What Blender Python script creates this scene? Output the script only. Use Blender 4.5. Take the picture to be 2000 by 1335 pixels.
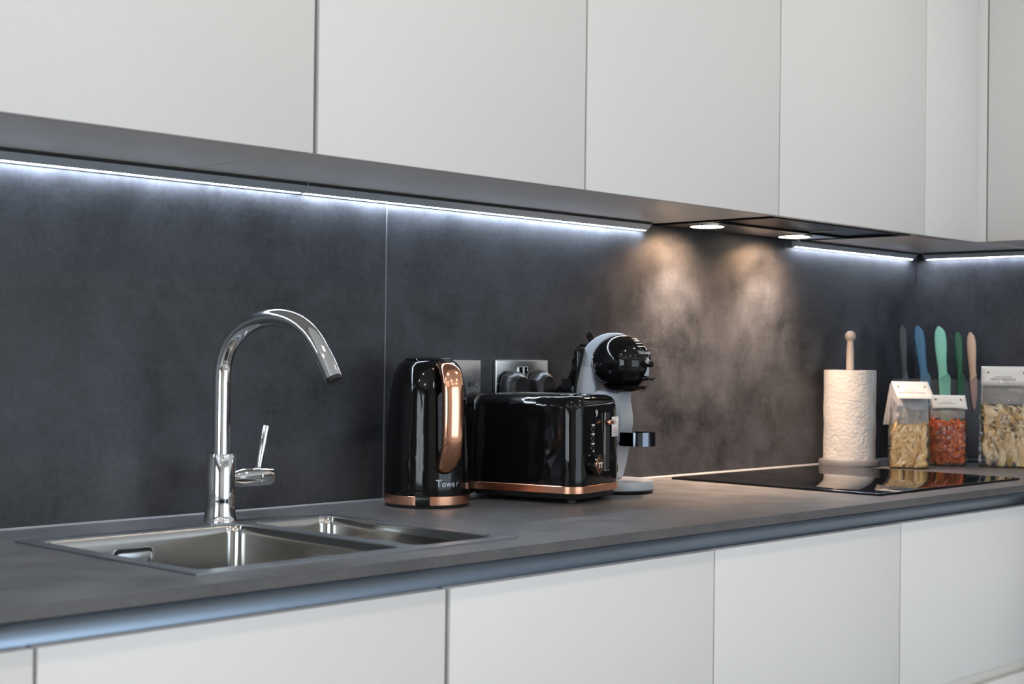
import bpy, bmesh, math, random
from mathutils import Vector, Matrix, Euler
random.seed(7)
PI = math.pi
C = bpy.context.scene.collection
S = bpy.context.scene
for o in list(bpy.data.objects):
    bpy.data.objects.remove(o)
ZW = 0.92                      # height of the worktop; most coordinates below are above it

# ------------------------------------------------------------------ camera
cd = bpy.data.cameras.new('camera')
cam = bpy.data.objects.new('camera', cd); C.objects.link(cam); S.camera = cam
YAW, PITCH, ROLL = -0.8143693, 0.0085888, 0.0120184
fw = Vector((-math.sin(YAW), math.cos(YAW), 0)); rt = Vector((math.cos(YAW), math.sin(YAW), 0)); up = Vector((0, 0, 1))
f2 = fw*math.cos(PITCH) + up*math.sin(PITCH); u2 = up*math.cos(PITCH) - fw*math.sin(PITCH)
r3 = rt*math.cos(ROLL) + u2*math.sin(ROLL); u3 = u2*math.cos(ROLL) - rt*math.sin(ROLL)
m = Matrix((r3, u3, -f2)).transposed().to_4x4()
m.translation = Vector((-0.78369, -2.05598, 0.26317 + ZW))
cam.matrix_world = m
cd.sensor_width = 36; cd.lens = 2975.95*36/2000; cd.clip_start = 0.02; cd.clip_end = 50
cd.dof.use_dof = True; cd.dof.focus_distance = 2.75; cd.dof.aperture_fstop = 6.5

# ------------------------------------------------------------------ world, lights, exposure
w = bpy.data.worlds.new('daylight'); S.world = w; w.use_nodes = True
w.node_tree.nodes['Background'].inputs[0].default_value = (0.62, 0.78, 1.0, 1)
w.node_tree.nodes['Background'].inputs[1].default_value = 1.0
S.view_settings.view_transform = 'Standard'; S.view_settings.look = 'None'
S.view_settings.exposure = 0.0; S.view_settings.gamma = 1.0
S.view_settings.use_curve_mapping = False

def area(name, loc, rot, sx, sy, power, col, shape='RECTANGLE'):
    l = bpy.data.lights.new(name, 'AREA'); l.shape = shape; l.size = sx
    if shape == 'RECTANGLE': l.size_y = sy
    l.energy = power; l.color = col
    o = bpy.data.objects.new(name, l); C.objects.link(o)
    o.location = loc; o.rotation_euler = rot
    return o
# room: x -3.4 .. 3.0, y -4.7 .. 0, z 0 .. 2.55
RX0, RX1, RY0, RZ1 = -3.4, 3.0024, -4.7, 2.55
area('window_daylight', (1.55, RY0 - 0.03, 1.22), (PI/2, 0, 0), 3.0, 2.0, 48, (0.78, 0.90, 1.0))          # through the garden window
area('side_window_daylight', (RX0 - 0.03, -2.25, 1.45), (PI/2, 0, -PI/2), 1.9, 1.5, 53, (0.86, 0.94, 1.0))  # through the left window
for ix in range(4):                                                                                     # ceiling downlights
    for iy in range(3):
        area('downlight_lamp', (-2.3 + 1.45*ix, -1.15 - 1.35*iy, RZ1 - 0.012), (0, 0, 0), 0.07, 0.07, 4.7, (1.0, 0.82, 0.60), 'DISK')

# ------------------------------------------------------------------ materials
def mat(name, col, rough=0.5, metal=0.0, **k):
    m = bpy.data.materials.new(name); m.use_nodes = True
    b = m.node_tree.nodes['Principled BSDF']
    b.inputs['Base Color'].default_value = (*col, 1)
    b.inputs['Roughness'].default_value = rough; b.inputs['Metallic'].default_value = metal
    for kk, v in k.items():
        b.inputs[kk.replace('_', ' ')].default_value = v
    return m
def nodes(m): return m.node_tree.nodes, m.node_tree.links, m.node_tree.nodes['Principled BSDF']
def noise(N, L, vec, scale, detail=4, rough=0.55, dist=0.0):
    n = N.new('ShaderNodeTexNoise'); n.inputs['Scale'].default_value = scale; n.inputs['Detail'].default_value = detail
    n.inputs['Roughness'].default_value = rough; n.inputs['Distortion'].default_value = dist
    if vec is not None: L.new(vec, n.inputs['Vector'])
    return n.outputs['Fac']
def ramp(N, L, fac, stops):
    r = N.new('ShaderNodeValToRGB'); e = r.color_ramp.elements
    e[0].position, e[0].color = stops[0][0], (*stops[0][1], 1)
    e[1].position, e[1].color = stops[-1][0], (*stops[-1][1], 1)
    for p, c in stops[1:-1]:
        x = e.new(p); x.color = (*c, 1)
    L.new(fac, r.inputs[0]); return r.outputs[0]
def math_(N, L, op, a, b):
    n = N.new('ShaderNodeMath'); n.operation = op
    for i, v in enumerate((a, b)):
        if isinstance(v, (int, float)): n.inputs[i].default_value = v
        else: L.new(v, n.inputs[i])
    return n.outputs[0]
def coords(N, L, scale=(1, 1, 1), kind='Object'):
    t = N.new('ShaderNodeTexCoord'); mp = N.new('ShaderNodeMapping'); mp.inputs['Scale'].default_value = scale
    L.new(t.outputs[kind], mp.inputs['Vector']); return mp.outputs[0]
def bump(N, L, b, h, strength, dist=0.001):
    n = N.new('ShaderNodeBump'); n.inputs['Strength'].default_value = strength; n.inputs['Distance'].default_value = dist
    L.new(h, n.inputs['Height']); L.new(n.outputs[0], b.inputs['Normal'])

def slate(name, dark, light, rough):
    """dark cloudy stone-effect laminate"""
    m = mat(name, dark, rough); N, L, b = nodes(m)
    v = coords(N, L)
    big = noise(N, L, v, 3.2, 6, 0.6, 0.6)
    mid = noise(N, L, v, 13, 6, 0.62, 0.4)
    fine = noise(N, L, v, 95, 4, 0.7)
    streak = noise(N, L, coords(N, L, (9, 9, 150)), 1.0, 3, 0.6)
    f = math_(N, L, 'ADD', math_(N, L, 'MULTIPLY', big, 0.46), math_(N, L, 'MULTIPLY', mid, 0.28))
    f = math_(N, L, 'ADD', f, math_(N, L, 'MULTIPLY', fine, 0.20))
    f = math_(N, L, 'ADD', f, math_(N, L, 'MULTIPLY', streak, 0.06))
    c = ramp(N, L, f, [(0.375, dark), (0.5, tuple((a*0.45 + d*0.55) for a, d in zip(light, dark))), (0.65, light)])
    L.new(c, b.inputs['Base Color'])
    rr = N.new('ShaderNodeMapRange'); L.new(mid, rr.inputs[0]); rr.inputs[1].default_value = 0.3; rr.inputs[2].default_value = 0.7
    rr.inputs[3].default_value = rough - 0.06; rr.inputs[4].default_value = rough + 0.09
    L.new(rr.outputs[0], b.inputs['Roughness'])
    bump(N, L, b, math_(N, L, 'ADD', fine, mid), 0.10, 0.0006)
    return m
M = {}
M['splash'] = slate('slate_laminate', (0.0070, 0.0080, 0.0102), (0.066, 0.070, 0.083), 0.45); nodes(M['splash'])[2].inputs['Specular IOR Level'].default_value = 0.45
M['worktop'] = slate('worktop_laminate', (0.054, 0.053, 0.057), (0.122, 0.120, 0.127), 0.40)
def lacquer(name, col, rough):
    m = mat(name, col, rough); N, L, b = nodes(m)
    f = noise(N, L, coords(N, L), 60, 3)
    c = ramp(N, L, f, [(0.3, tuple(x*0.985 for x in col)), (0.7, col)]); L.new(c, b.inputs['Base Color'])
    bump(N, L, b, noise(N, L, coords(N, L), 900, 2), 0.03, 0.0002)
    return m
M['white'] = lacquer('white_matt_lacquer', (0.72, 0.72, 0.725), 0.42)
M['carcass'] = lacquer('grey_carcass_board', (0.82, 0.79, 0.74), 0.33)
M['carcass_dark'] = lacquer('dark_carcass_board', (0.16, 0.16, 0.165), 0.5)
M['wallpaint'] = lacquer('wall_paint', (0.58, 0.58, 0.58), 0.7)
M['wallgrey'] = lacquer('grey_wall_paint', (0.20, 0.20, 0.21), 0.7)
M['ceiling'] = lacquer('ceiling_paint', (0.72, 0.72, 0.72), 0.8)
M['trimwhite'] = lacquer('window_frame_white', (0.7, 0.7, 0.7), 0.4)
def floor_mat():
    m = mat('grey_floor_boards', (0.16, 0.14, 0.12), 0.4); N, L, b = nodes(m)
    f = noise(N, L, coords(N, L, (1, 14, 1)), 2.5, 6, 0.6, 0.5)
    L.new(ramp(N, L, f, [(0.3, (0.30, 0.28, 0.25)), (0.7, (0.46, 0.43, 0.39))]), b.inputs['Base Color']); return m
M['floor'] = floor_mat()
def brushed(name, col, rough, scale=(4, 4, 260), strength=0.05):
    m = mat(name, col, rough, 1.0); N, L, b = nodes(m)
    f = noise(N, L, coords(N, L, scale), 3.0, 5, 0.7)
    bump(N, L, b, f, strength, 0.0006)
    r = N.new('ShaderNodeMapRange'); L.new(f, r.inputs[0]); r.inputs[3].default_value = rough*0.75; r.inputs[4].default_value = rough*1.25
    L.new(r.outputs[0], b.inputs['Roughness']); return m
M['sinksteel'] = brushed('brushed_sink_steel', (0.46, 0.455, 0.44), 0.14, (3, 3, 160), 0.010)
M['rimsteel'] = brushed('sink_rim_steel', (0.46, 0.48, 0.50), 0.3)
M['socketsteel'] = brushed('brushed_socket_steel', (0.62, 0.62, 0.62), 0.25, (4, 4, 200), 0.012)
M['alu'] = brushed('anodised_aluminium', (0.25, 0.30, 0.365), 0.30, (1, 60, 60), 0.02)
M['aluled'] = brushed('light_profile_aluminium', (0.42, 0.46, 0.50), 0.35, (1, 60, 60), 0.03)
nodes(M['aluled'])[2].inputs['Metallic'].default_value = 0.25
M['chrome'] = mat('chrome', (0.78, 0.79, 0.80), 0.035, 1.0)
M['darkchrome'] = mat('smoked_chrome', (0.10, 0.11, 0.13), 0.06, 1.0)
def copper(name, rough):
    m = mat(name, (0.82, 0.42, 0.27), rough, 1.0); N, L, b = nodes(m)
    f = noise(N, L, coords(N, L, (3, 3, 150)), 4, 4); bump(N, L, b, f, 0.04, 0.0004); return m
M['copper'] = copper('polished_copper', 0.13)
M['copperband'] = copper('brushed_copper_band', 0.24)
def gloss_black(name, col=(0.004, 0.004, 0.0045), rough=0.07, facets=0.0):
    m = mat(name, col, rough); N, L, b = nodes(m); b.inputs['Specular IOR Level'].default_value = 0.32
    if facets:
        n = N.new('ShaderNodeTexVoronoi'); n.inputs['Scale'].default_value = 1.0
        L.new(coords(N, L, (60, 60, 26)), n.inputs['Vector'])
        bump(N, L, b, n.outputs['Distance'], facets, 0.0025)
    else:
        bump(N, L, b, noise(N, L, coords(N, L), 35, 2), 0.02, 0.0005)
    return m
M['gloss'] = gloss_black('gloss_black_plastic')
M['facet'] = gloss_black('faceted_gloss_black', facets=0.10)
M['matblack'] = lacquer('satin_black_plastic', (0.012, 0.012, 0.013), 0.42)
M['plug'] = lacquer('black_plug_rubber', (0.010, 0.010, 0.011), 0.33)
M['hob'] = mat('black_hob_glass', (0.003, 0.003, 0.0035), 0.012)
M['zone'] = mat('zone_print', (0.02, 0.02, 0.022), 0.2)
M['hoodglass'] = gloss_black('black_hood_glass', (0.006, 0.006, 0.007), 0.25); nodes(M['hoodglass'])[2].inputs['Specular IOR Level'].default_value = 0.15
M['greyplastic'] = lacquer('pale_grey_plastic', (0.36, 0.395, 0.44), 0.4)
M['silver'] = mat('silver_print', (0.62, 0.62, 0.62), 0.3, 0.6)
M['scriptsilver'] = mat('dull_silver_print', (0.30, 0.31, 0.34), 0.35, 0.6)
M['print'] = mat('white_print', (0.75, 0.75, 0.74), 0.5)
M['redprint'] = mat('red_print', (0.70, 0.10, 0.09), 0.5)
M['greyprint'] = mat('grey_print', (0.13, 0.13, 0.14), 0.6)
M['palegreyprint'] = mat('pale_grey_print', (0.42, 0.42, 0.42), 0.6)
M['sticker'] = lacquer('white_sticker', (0.72, 0.72, 0.72), 0.5)
M['gauge'] = mat('grey_gauge_window', (0.10, 0.115, 0.135), 0.16)
M['rubber'] = mat('dark_gasket', (0.012, 0.012, 0.014), 0.6)
M['sealant'] = lacquer('pale_sealant', (0.17, 0.175, 0.19), 0.5)
def paper():
    m = mat('kitchen_paper', (0.37, 0.37, 0.37), 0.9); N, L, b = nodes(m)
    v = N.new('ShaderNodeTexVoronoi'); v.inputs['Scale'].default_value = 130; L.new(coords(N, L), v.inputs['Vector'])
    big = noise(N, L, coords(N, L, (1, 1, 1.4)), 26, 5, 0.6, 1.2)
    bump(N, L, b, math_(N, L, 'ADD', math_(N, L, 'MULTIPLY', v.outputs['Distance'], 0.35), big), 0.5, 0.005); return m
M['paper'] = paper()
M['holder'] = lacquer('taupe_wood_paint', (0.31, 0.275, 0.25), 0.42)
M['holderbase'] = lacquer('grey_wood_paint', (0.12, 0.12, 0.13), 0.45)
M['card'] = lacquer('white_card', (0.74, 0.73, 0.71), 0.65)
M['brass'] = mat('brass_eyelet', (0.42, 0.34, 0.12), 0.35, 0.9)
def film():
    m = bpy.data.materials.new('clear_film'); m.use_nodes = True
    N, L = m.node_tree.nodes, m.node_tree.links
    N.clear(); out = N.new('ShaderNodeOutputMaterial')
    tr = N.new('ShaderNodeBsdfTransparent'); tr.inputs[0].default_value = (0.97, 0.97, 0.97, 1)
    gl = N.new('ShaderNodeBsdfGlossy'); gl.inputs['Roughness'].default_value = 0.06; gl.inputs[0].default_value = (1, 1, 1, 1)
    lw = N.new('ShaderNodeFresnel'); lw.inputs['IOR'].default_value = 1.45
    df = N.new('ShaderNodeBsdfDiffuse'); df.inputs[0].default_value = (0.8, 0.8, 0.8, 1)
    tx = N.new('ShaderNodeTexCoord'); mp = N.new('ShaderNodeMapping'); mp.inputs['Scale'].default_value = (1, 1, 0.4); L.new(tx.outputs['Object'], mp.inputs[0])
    ns = N.new('ShaderNodeTexNoise'); ns.inputs['Scale'].default_value = 55; ns.inputs['Detail'].default_value = 2; ns.inputs['Distortion'].default_value = 1.5
    L.new(mp.outputs[0], ns.inputs['Vector'])
    bp = N.new('ShaderNodeBump'); bp.inputs['Strength'].default_value = 0.7; bp.inputs['Distance'].default_value = 0.006
    L.new(ns.outputs['Fac'], bp.inputs['Height']); L.new(bp.outputs[0], gl.inputs['Normal']); L.new(bp.outputs[0], lw.inputs['Normal'])
    m1 = N.new('ShaderNodeMixShader'); m1.inputs[0].default_value = 0.02; L.new(tr.outputs[0], m1.inputs[1]); L.new(df.outputs[0], m1.inputs[2])
    m2 = N.new('ShaderNodeMixShader'); L.new(lw.outputs[0], m2.inputs[0]); L.new(m1.outputs[0], m2.inputs[1]); L.new(gl.outputs[0], m2.inputs[2])
    L.new(m2.outputs[0], out.inputs[0]); return m
M['film'] = film()
def fog():
    m = bpy.data.materials.new('milky_film'); m.use_nodes = True
    N, L = m.node_tree.nodes, m.node_tree.links
    N.clear(); out = N.new('ShaderNodeOutputMaterial')
    tr = N.new('ShaderNodeBsdfTransparent'); df = N.new('ShaderNodeBsdfPrincipled'); df.inputs['Base Color'].default_value = (0.5, 0.5, 0.52, 1); df.inputs['Roughness'].default_value = 0.35
    m1 = N.new('ShaderNodeMixShader'); m1.inputs[0].default_value = 0.45; L.new(tr.outputs[0], m1.inputs[1]); L.new(df.outputs[0], m1.inputs[2])
    L.new(m1.outputs[0], out.inputs[0]); return m
M['fog'] = fog()
def pasta(name, a, b_, c):
    m = mat(name, a, 0.5); N, L, b = nodes(m)
    oi = N.new('ShaderNodeObjectInfo')
    f = math_(N, L, 'ADD', math_(N, L, 'MULTIPLY', oi.outputs['Random'], 0.6), math_(N, L, 'MULTIPLY', noise(N, L, coords(N, L), 90, 3), 0.4))
    L.new(ramp(N, L, f, [(0.2, a), (0.5, b_), (0.8, c)]), b.inputs['Base Color']); return m
M['penne'] = pasta('wheat_pasta', (0.62, 0.36, 0.11), (0.86, 0.60, 0.26), (0.90, 0.70, 0.38))
M['red'] = pasta('tomato_pasta', (0.52, 0.065, 0.005), (0.74, 0.135, 0.008), (0.86, 0.25, 0.02))
M['nest'] = pasta('ribbon_pasta', (0.74, 0.48, 0.20), (0.86, 0.66, 0.38), (0.90, 0.78, 0.54))
def knife(name, col, r=0.42): return lacquer(name, col, r)
def emit(name, col, s):
    m = bpy.data.materials.new(name); m.use_nodes = True; N, L, b = nodes(m)
    b.inputs['Base Color'].default_value = (0.8, 0.8, 0.8, 1)
    b.inputs['Emission Color'].default_value = (*col, 1); b.inputs['Emission Strength'].default_value = s; return m
M['led'] = emit('cool_white_led', (0.74, 0.85, 1.0), 150)
M['leddim'] = emit('cool_white_led_dim', (0.78, 0.86, 1.0), 95)
M['hoodlamp'] = emit('warm_hood_lamp', (1.0, 0.80, 0.52), 14)
M['clockblue'] = mat('blue_grey_print', (0.2, 0.25, 0.33), 0.5)

# ------------------------------------------------------------------ mesh helpers
class B:
    def __init__(s): s.bm = bmesh.new()
    def quad(s, pts):
        return s.bm.faces.new([s.bm.verts.new(p) for p in pts])
    def box(s, x0, x1, y0, y1, z0, z1, bev=0.0, seg=2):
        v = [s.bm.verts.new(p) for p in ((x0,y0,z0),(x1,y0,z0),(x1,y1,z0),(x0,y1,z0),(x0,y0,z1),(x1,y0,z1),(x1,y1,z1),(x0,y1,z1))]
        fs = [s.bm.faces.new([v[i] for i in f]) for f in ((3,2,1,0),(4,5,6,7),(0,1,5,4),(1,2,6,5),(2,3,7,6),(3,0,4,7))]
        if bev:
            es = list({e for f in fs for e in f.edges})
            bmesh.ops.bevel(s.bm, geom=es, offset=bev, segments=seg, profile=0.5, affect='EDGES')
        return s
    def loft(s, rings, cap0=True, cap1=True, closed=True):
        V = [[s.bm.verts.new(p) for p in r] for r in rings]
        n = len(V[0])
        for a, b in zip(V, V[1:]):
            for i in range(n if closed else n - 1):
                j = (i + 1) % n
                s.bm.faces.new((a[i], a[j], b[j], b[i]))
        if cap0: s.bm.faces.new(V[0][::-1])
        if cap1: s.bm.faces.new(V[-1])
        return s
    def lathe(s, prof, seg=48, c=(0, 0, 0), axis='z', cap0=True, cap1=True):
        R = []
        for r, h in prof:
            ring = []
            for i in range(seg):
                a = 2*PI*i/seg
                x, y = r*math.cos(a), r*math.sin(a)
                p = (x, y, h) if axis == 'z' else ((h, x, y) if axis == 'x' else (y, h, x))
                ring.append((p[0]+c[0], p[1]+c[1], p[2]+c[2]))
            R.append(ring)
        return s.loft(R, cap0, cap1)
    def tube(s, pts, rad, seg=20, cap=True):
        pts = [Vector(p) for p in pts]; n = len(pts)
        rad = rad if isinstance(rad, (list, tuple)) else [rad]*n
        t0 = (pts[1]-pts[0]).normalized()
        ref = Vector((0, 0, 1)) if abs(t0.z) < 0.9 else Vector((1, 0, 0))
        nrm = t0.cross(ref).normalized(); R = []
        for i, p in enumerate(pts):
            t = (pts[min(i+1, n-1)] - pts[max(i-1, 0)]).normalized()
            nrm = (nrm - t*nrm.dot(t)).normalized(); bi = t.cross(nrm)
            R.append([tuple(p + rad[i]*(math.cos(2*PI*k/seg)*nrm + math.sin(2*PI*k/seg)*bi)) for k in range(seg)])
        return s.loft(R, cap, cap)
    def prism(s, poly, h0, h1, f=lambda a, b, h: (a, b, h), bev=0.0, seg=2):
        """extrude a 2-D outline between h0 and h1; f places (a, b, h) in space"""
        lo = [s.bm.verts.new(f(a, b, h0)) for a, b in poly]; hi = [s.bm.verts.new(f(a, b, h1)) for a, b in poly]
        n = len(poly)
        f0 = s.bm.faces.new(lo[::-1]); f1 = s.bm.faces.new(hi)
        for i in range(n):
            s.bm.faces.new((lo[i], lo[(i+1) % n], hi[(i+1) % n], hi[i]))
        if bev:
            es = list(set(f0.edges) | set(f1.edges))
            bmesh.ops.bevel(s.bm, geom=es, offset=bev, segments=seg, profile=0.5, affect='EDGES')
        return s
    def obj(s, name, m, parent=None, ang=35, loc=None):
        bmesh.ops.recalc_face_normals(s.bm, faces=s.bm.faces)
        me = bpy.data.meshes.new(name); s.bm.to_mesh(me); s.bm.free()
        for p in me.polygons: p.use_smooth = True
        me.set_sharp_from_angle(angle=math.radians(ang))
        me.materials.append(m)
        o = bpy.data.objects.new(name, me); C.objects.link(o)
        if parent: o.parent = parent
        if loc: o.location = loc
        return o
def rrect(x0, x1, y0, y1, r, n=6):
    out = []
    for cx, cy, a0 in ((x1-r, y1-r, 0), (x0+r, y1-r, PI/2), (x0+r, y0+r, PI), (x1-r, y0+r, 1.5*PI)):
        for k in range(n+1):
            a = a0 + PI/2*k/n; out.append((cx + r*math.cos(a), cy + r*math.sin(a)))
    return out
def spline(pts, n=8):
    """Catmull-Rom through the points"""
    P = [Vector(p) for p in pts]; P = [2*P[0]-P[1]] + P + [2*P[-1]-P[-2]]; out = []
    for i in range(1, len(P)-2):
        for k in range(n):
            t = k/n; a, b, c, d = P[i-1:i+3]
            out.append(0.5*((2*b) + (c-a)*t + (2*a-5*b+4*c-d)*t*t + (3*b-a-3*c+d)*t**3))
    out.append(P[-2]); return [tuple(p) for p in out]
def tag(o, label, cat, group=None):
    o['label'] = label; o['category'] = cat
    if group: o['group'] = group
    return o
def thing(name, label, cat, loc, rz=0.0, group=None):
    o = bpy.data.objects.new(name, None); C.objects.link(o); o.empty_display_size = 0.05
    lift = 0.0006 if cat in ('kettle', 'toaster', 'coffee machine', 'holder', 'knife stand', 'pasta bag') else 0.0
    o.location = (loc[0], loc[1], loc[2] + ZW + lift); o.rotation_euler = (0, 0, rz)
    return tag(o, label, cat, group)
def struct(b, name, m, parent=None):
    o = b.obj(name, m, parent)
    if not parent: o['kind'] = 'structure'
    return o
def dup(o, parent, loc, rot=None, scale=None):
    c = o.copy(); C.objects.link(c); c.parent = parent; c.location = loc
    if rot: c.rotation_euler = rot
    if scale: c.scale = scale
    return c
def text(name, body, size, m, parent, mw, extrude=0.0002, bold=0.0):
    cu = bpy.data.curves.new(name, 'FONT'); cu.body = body; cu.size = size; cu.extrude = extrude; cu.offset = bold
    cu.align_x = 'CENTER'; cu.align_y = 'CENTER'; cu.resolution_u = 3
    tmp = bpy.data.objects.new('tmp', cu); C.objects.link(tmp)
    dg = bpy.context.evaluated_depsgraph_get(); me = bpy.data.meshes.new_from_object(tmp.evaluated_get(dg))
    bpy.data.objects.remove(tmp); bpy.data.curves.remove(cu)
    me.name = name; me.materials.clear(); me.materials.append(m)
    o = bpy.data.objects.new(name, me); C.objects.link(o); o.parent = parent; o.matrix_local = mw; return o
def frame(org, xa, ya):
    """matrix with given x and y axes (print faces along x cross y)"""
    xa = Vector(xa).normalized(); za = xa.cross(Vector(ya)).normalized(); ya = za.cross(xa)
    m = Matrix((xa, ya, za)).transposed().to_4x4(); m.translation = Vector(org); return m

# ------------------------------------------------------------------ room shell
b = B(); b.box(RX0-0.2, RX1+0.2, RY0-0.2, 0.2, -0.1, 0.0); struct(b, 'floor', M['floor'])
b = B(); b.box(RX0-0.2, RX1+0.2, RY0-0.2, 0.2, RZ1, RZ1+0.1); struct(b, 'ceiling', M['ceiling'])
b = B(); b.box(RX0-0.2, RX1+0.2, 0.0064, 0.2, 0, RZ1); struct(b, 'wall_back', M['wallpaint'])
b = B(); b.box(RX1+0.0064, RX1+0.2, RY0, 0.0064, 0, RZ1); struct(b, 'wall_right', M['wallpaint'])
b = B()   # left wall with a window opening y -3.20..-1.30, z 0.7..2.2
for a in ((RY0, -3.20, 0, RZ1), (-1.30, 0.0064, 0, RZ1), (-3.20, -1.30, 0, 0.7), (-3.20, -1.30, 2.2, RZ1)): b.box(RX0-0.2, RX0, *a)
struct(b, 'wall_left', M['wallgrey'])
b = B()   # wall behind the viewer with a wide opening x 0.05..3.05 -> kept inside the right wall
for a in ((RX0, 0.05, 0, RZ1), (2.97, RX1, 0, RZ1), (0.05, 2.97, 0, 0.22), (0.05, 2.97, 2.22, RZ1)):
    b.box(a[0], a[1], RY0-0.2, RY0, a[2], a[3])
struct(b, 'wall_front', M['wallpaint'])
def window(name, x0, x1, z0, z1, mull, horiz):
    t = bpy.data.objects.new(name, None); C.objects.link(t); t['kind'] = 'structure'
    b = B(); T = 0.05
    spans = [(x0, x1, z0, z0+T), (x0, x1, z1-T, z1), (x0, x0+T, z0+T, z1-T), (x1-T, x1, z0+T, z1-T)] + [(q-T/2, q+T/2, z0+T, z1-T) for q in mull]
    for a in spans:
        if horiz: b.box(a[0], a[1], RY0+0.002, RY0+0.06, a[2], a[3], 0.004)
        else: b.box(RX0+0.002, RX0+0.06, a[0], a[1], a[2], a[3], 0.004)
    b.obj('window_frame', M['trimwhite'], t); return t
window('window_1', 0.0, 2.98, 0.17, 2.27, (1.0, 2.0), True)
window('window_2', -3.25, -1.25, 0.65, 2.25, (-2.25,), False)

# ------------------------------------------------------------------ backsplash panels
TOPZ = 0.575
def panel(x0, x1, label):
    b = B(); b.box(x0, x1, 0.0, 0.006, 0.0005, TOPZ, 0.0004, 1)
    o = b.obj('backsplash_panel', M['splash']); o.location.z = ZW
    return tag(o, label, 'backsplash', 'slate backsplash panels')
panel(-1.4, 1.0596, 'dark slate backsplash panel behind the tap and sink, left of the joint')
panel(1.0624, 3.0, 'dark slate backsplash panel behind the kettle, toaster and hob')
b = B(); b.box(3.0018, 3.0078, -3.2, -0.0008, 0.0005, TOPZ, 0.0004, 1)
o = b.obj('backsplash_panel', M['splash']); o.location.z = ZW
tag(o, 'dark slate backsplash panel on the return wall behind the knives', 'backsplash', 'slate backsplash panels')
b = B(); b.box(1.0598, 1.0622, -0.0006, 0.005, 0.001, TOPZ); o = b.obj('joint_strip', M['sealant']); o.location.z = ZW
tag(o, 'thin pale vertical joint strip between the two long slate panels', 'trim')

# ------------------------------------------------------------------ worktop (L shape with the sink cut out)
WD, WT = 0.6234, 0.0145
SX0, SX1, SY0, SY1 = 0.264, 0.815, -0.563, -0.140          # sink rim
LX = 2.505                                                  # front of the return run
def plate(xs, ys, keep, z0, z1):
    b = B(); top, bot = {}, {}
    def v(d, i, j, z):
        if (i, j) not in d: d[i, j] = b.bm.verts.new((xs[i], ys[j], z))
        return d[i, j]
    nx, ny = len(xs)-1, len(ys)-1
    K = lambda i, j: 0 <= i < nx and 0 <= j < ny and keep(i, j)
    for i in range(nx):
        for j in range(ny):
            if not K(i, j): continue
            q = ((i, j), (i+1, j), (i+1, j+1), (i, j+1))
            b.bm.faces.new([v(top, *c, z1) for c in q]); b.bm.faces.new([v(bot, *c, z0) for c in q][::-1])
            for (di, dj), (c1, c2) in (((0,-1),(q[0],q[1])), ((1,0),(q[1],q[2])), ((0,1),(q[2],q[3])), ((-1,0),(q[3],q[0]))):
                if not K(i+di, j+dj):
                    b.bm.faces.new((v(bot, *c1, z0), v(bot, *c2, z0), v(top, *c2, z1), v(top, *c1, z1)))
    return b
cut = 0.008
xs = [-1.4, SX0+cut, SX1-cut, LX, 3.0012]; ys = [-3.2, -WD, SY0+cut, SY1-cut, -0.0006]
b = plate(xs, ys, lambda i, j: (i == 3) if j == 0 else not (i == 1 and j == 2), -WT, 0.0)
bmesh.ops.bevel(b.bm, geom=[e for e in b.bm.edges if e.calc_face_angle(0) > 1.2], offset=0.0012, segments=2, affect='EDGES')
wt = thing('worktop', 'long dark grey stone-effect worktop that carries the sink, appliances and hob', 'worktop', (0, 0, 0))
b.obj('slab', M['worktop'], wt, 30)
b = B(); b.prism([(-0.0038, 0.0), (-0.0006, 0.0), (-0.0006, 0.0026)], -1.39, 2.9985, lambda a, z, h: (h, a, z)); b.obj('sealant_bead', M['sealant'], wt)

# ------------------------------------------------------------------ base units
YF = -0.607
rail = thing('grip_rail', 'blue-grey aluminium finger rail recessed under the front of the worktop', 'rail', (0, 0, 0))
b = B()
prof = [(-0.602, -0.0150), (-0.598, -0.0155), (-0.590, -0.019), (-0.5845, -0.026), (-0.5825, -0.034), (-0.5830, -0.046), (-0.5850, -0.056), (-0.5865, -0.068), (-0.575, -0.068), (-0.575, -0.0150)]
b.prism(prof, -1.4, 2.49, lambda a, z, h: (h, a, z)); b.obj('rail_profile', M['alu'], rail, 50)
ZT, ZG0, ZG1, ZB = -0.0478, -0.3775, -0.4055, -0.775
units = [(-0.565, 0.0325, 'white base unit farthest left, cut by the frame edge'),
         (0.0375, 0.6300, 'white base unit under the main sink bowl'),
         (0.6390, 1.2335, 'white base unit below the small sink bowl and kettle'),
         (1.2370, 1.8340, 'white base unit below the toaster and coffee machine'),
         (1.8375, 2.4340, 'white base unit under the black hob, with a finger slot low on its right')]
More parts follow.
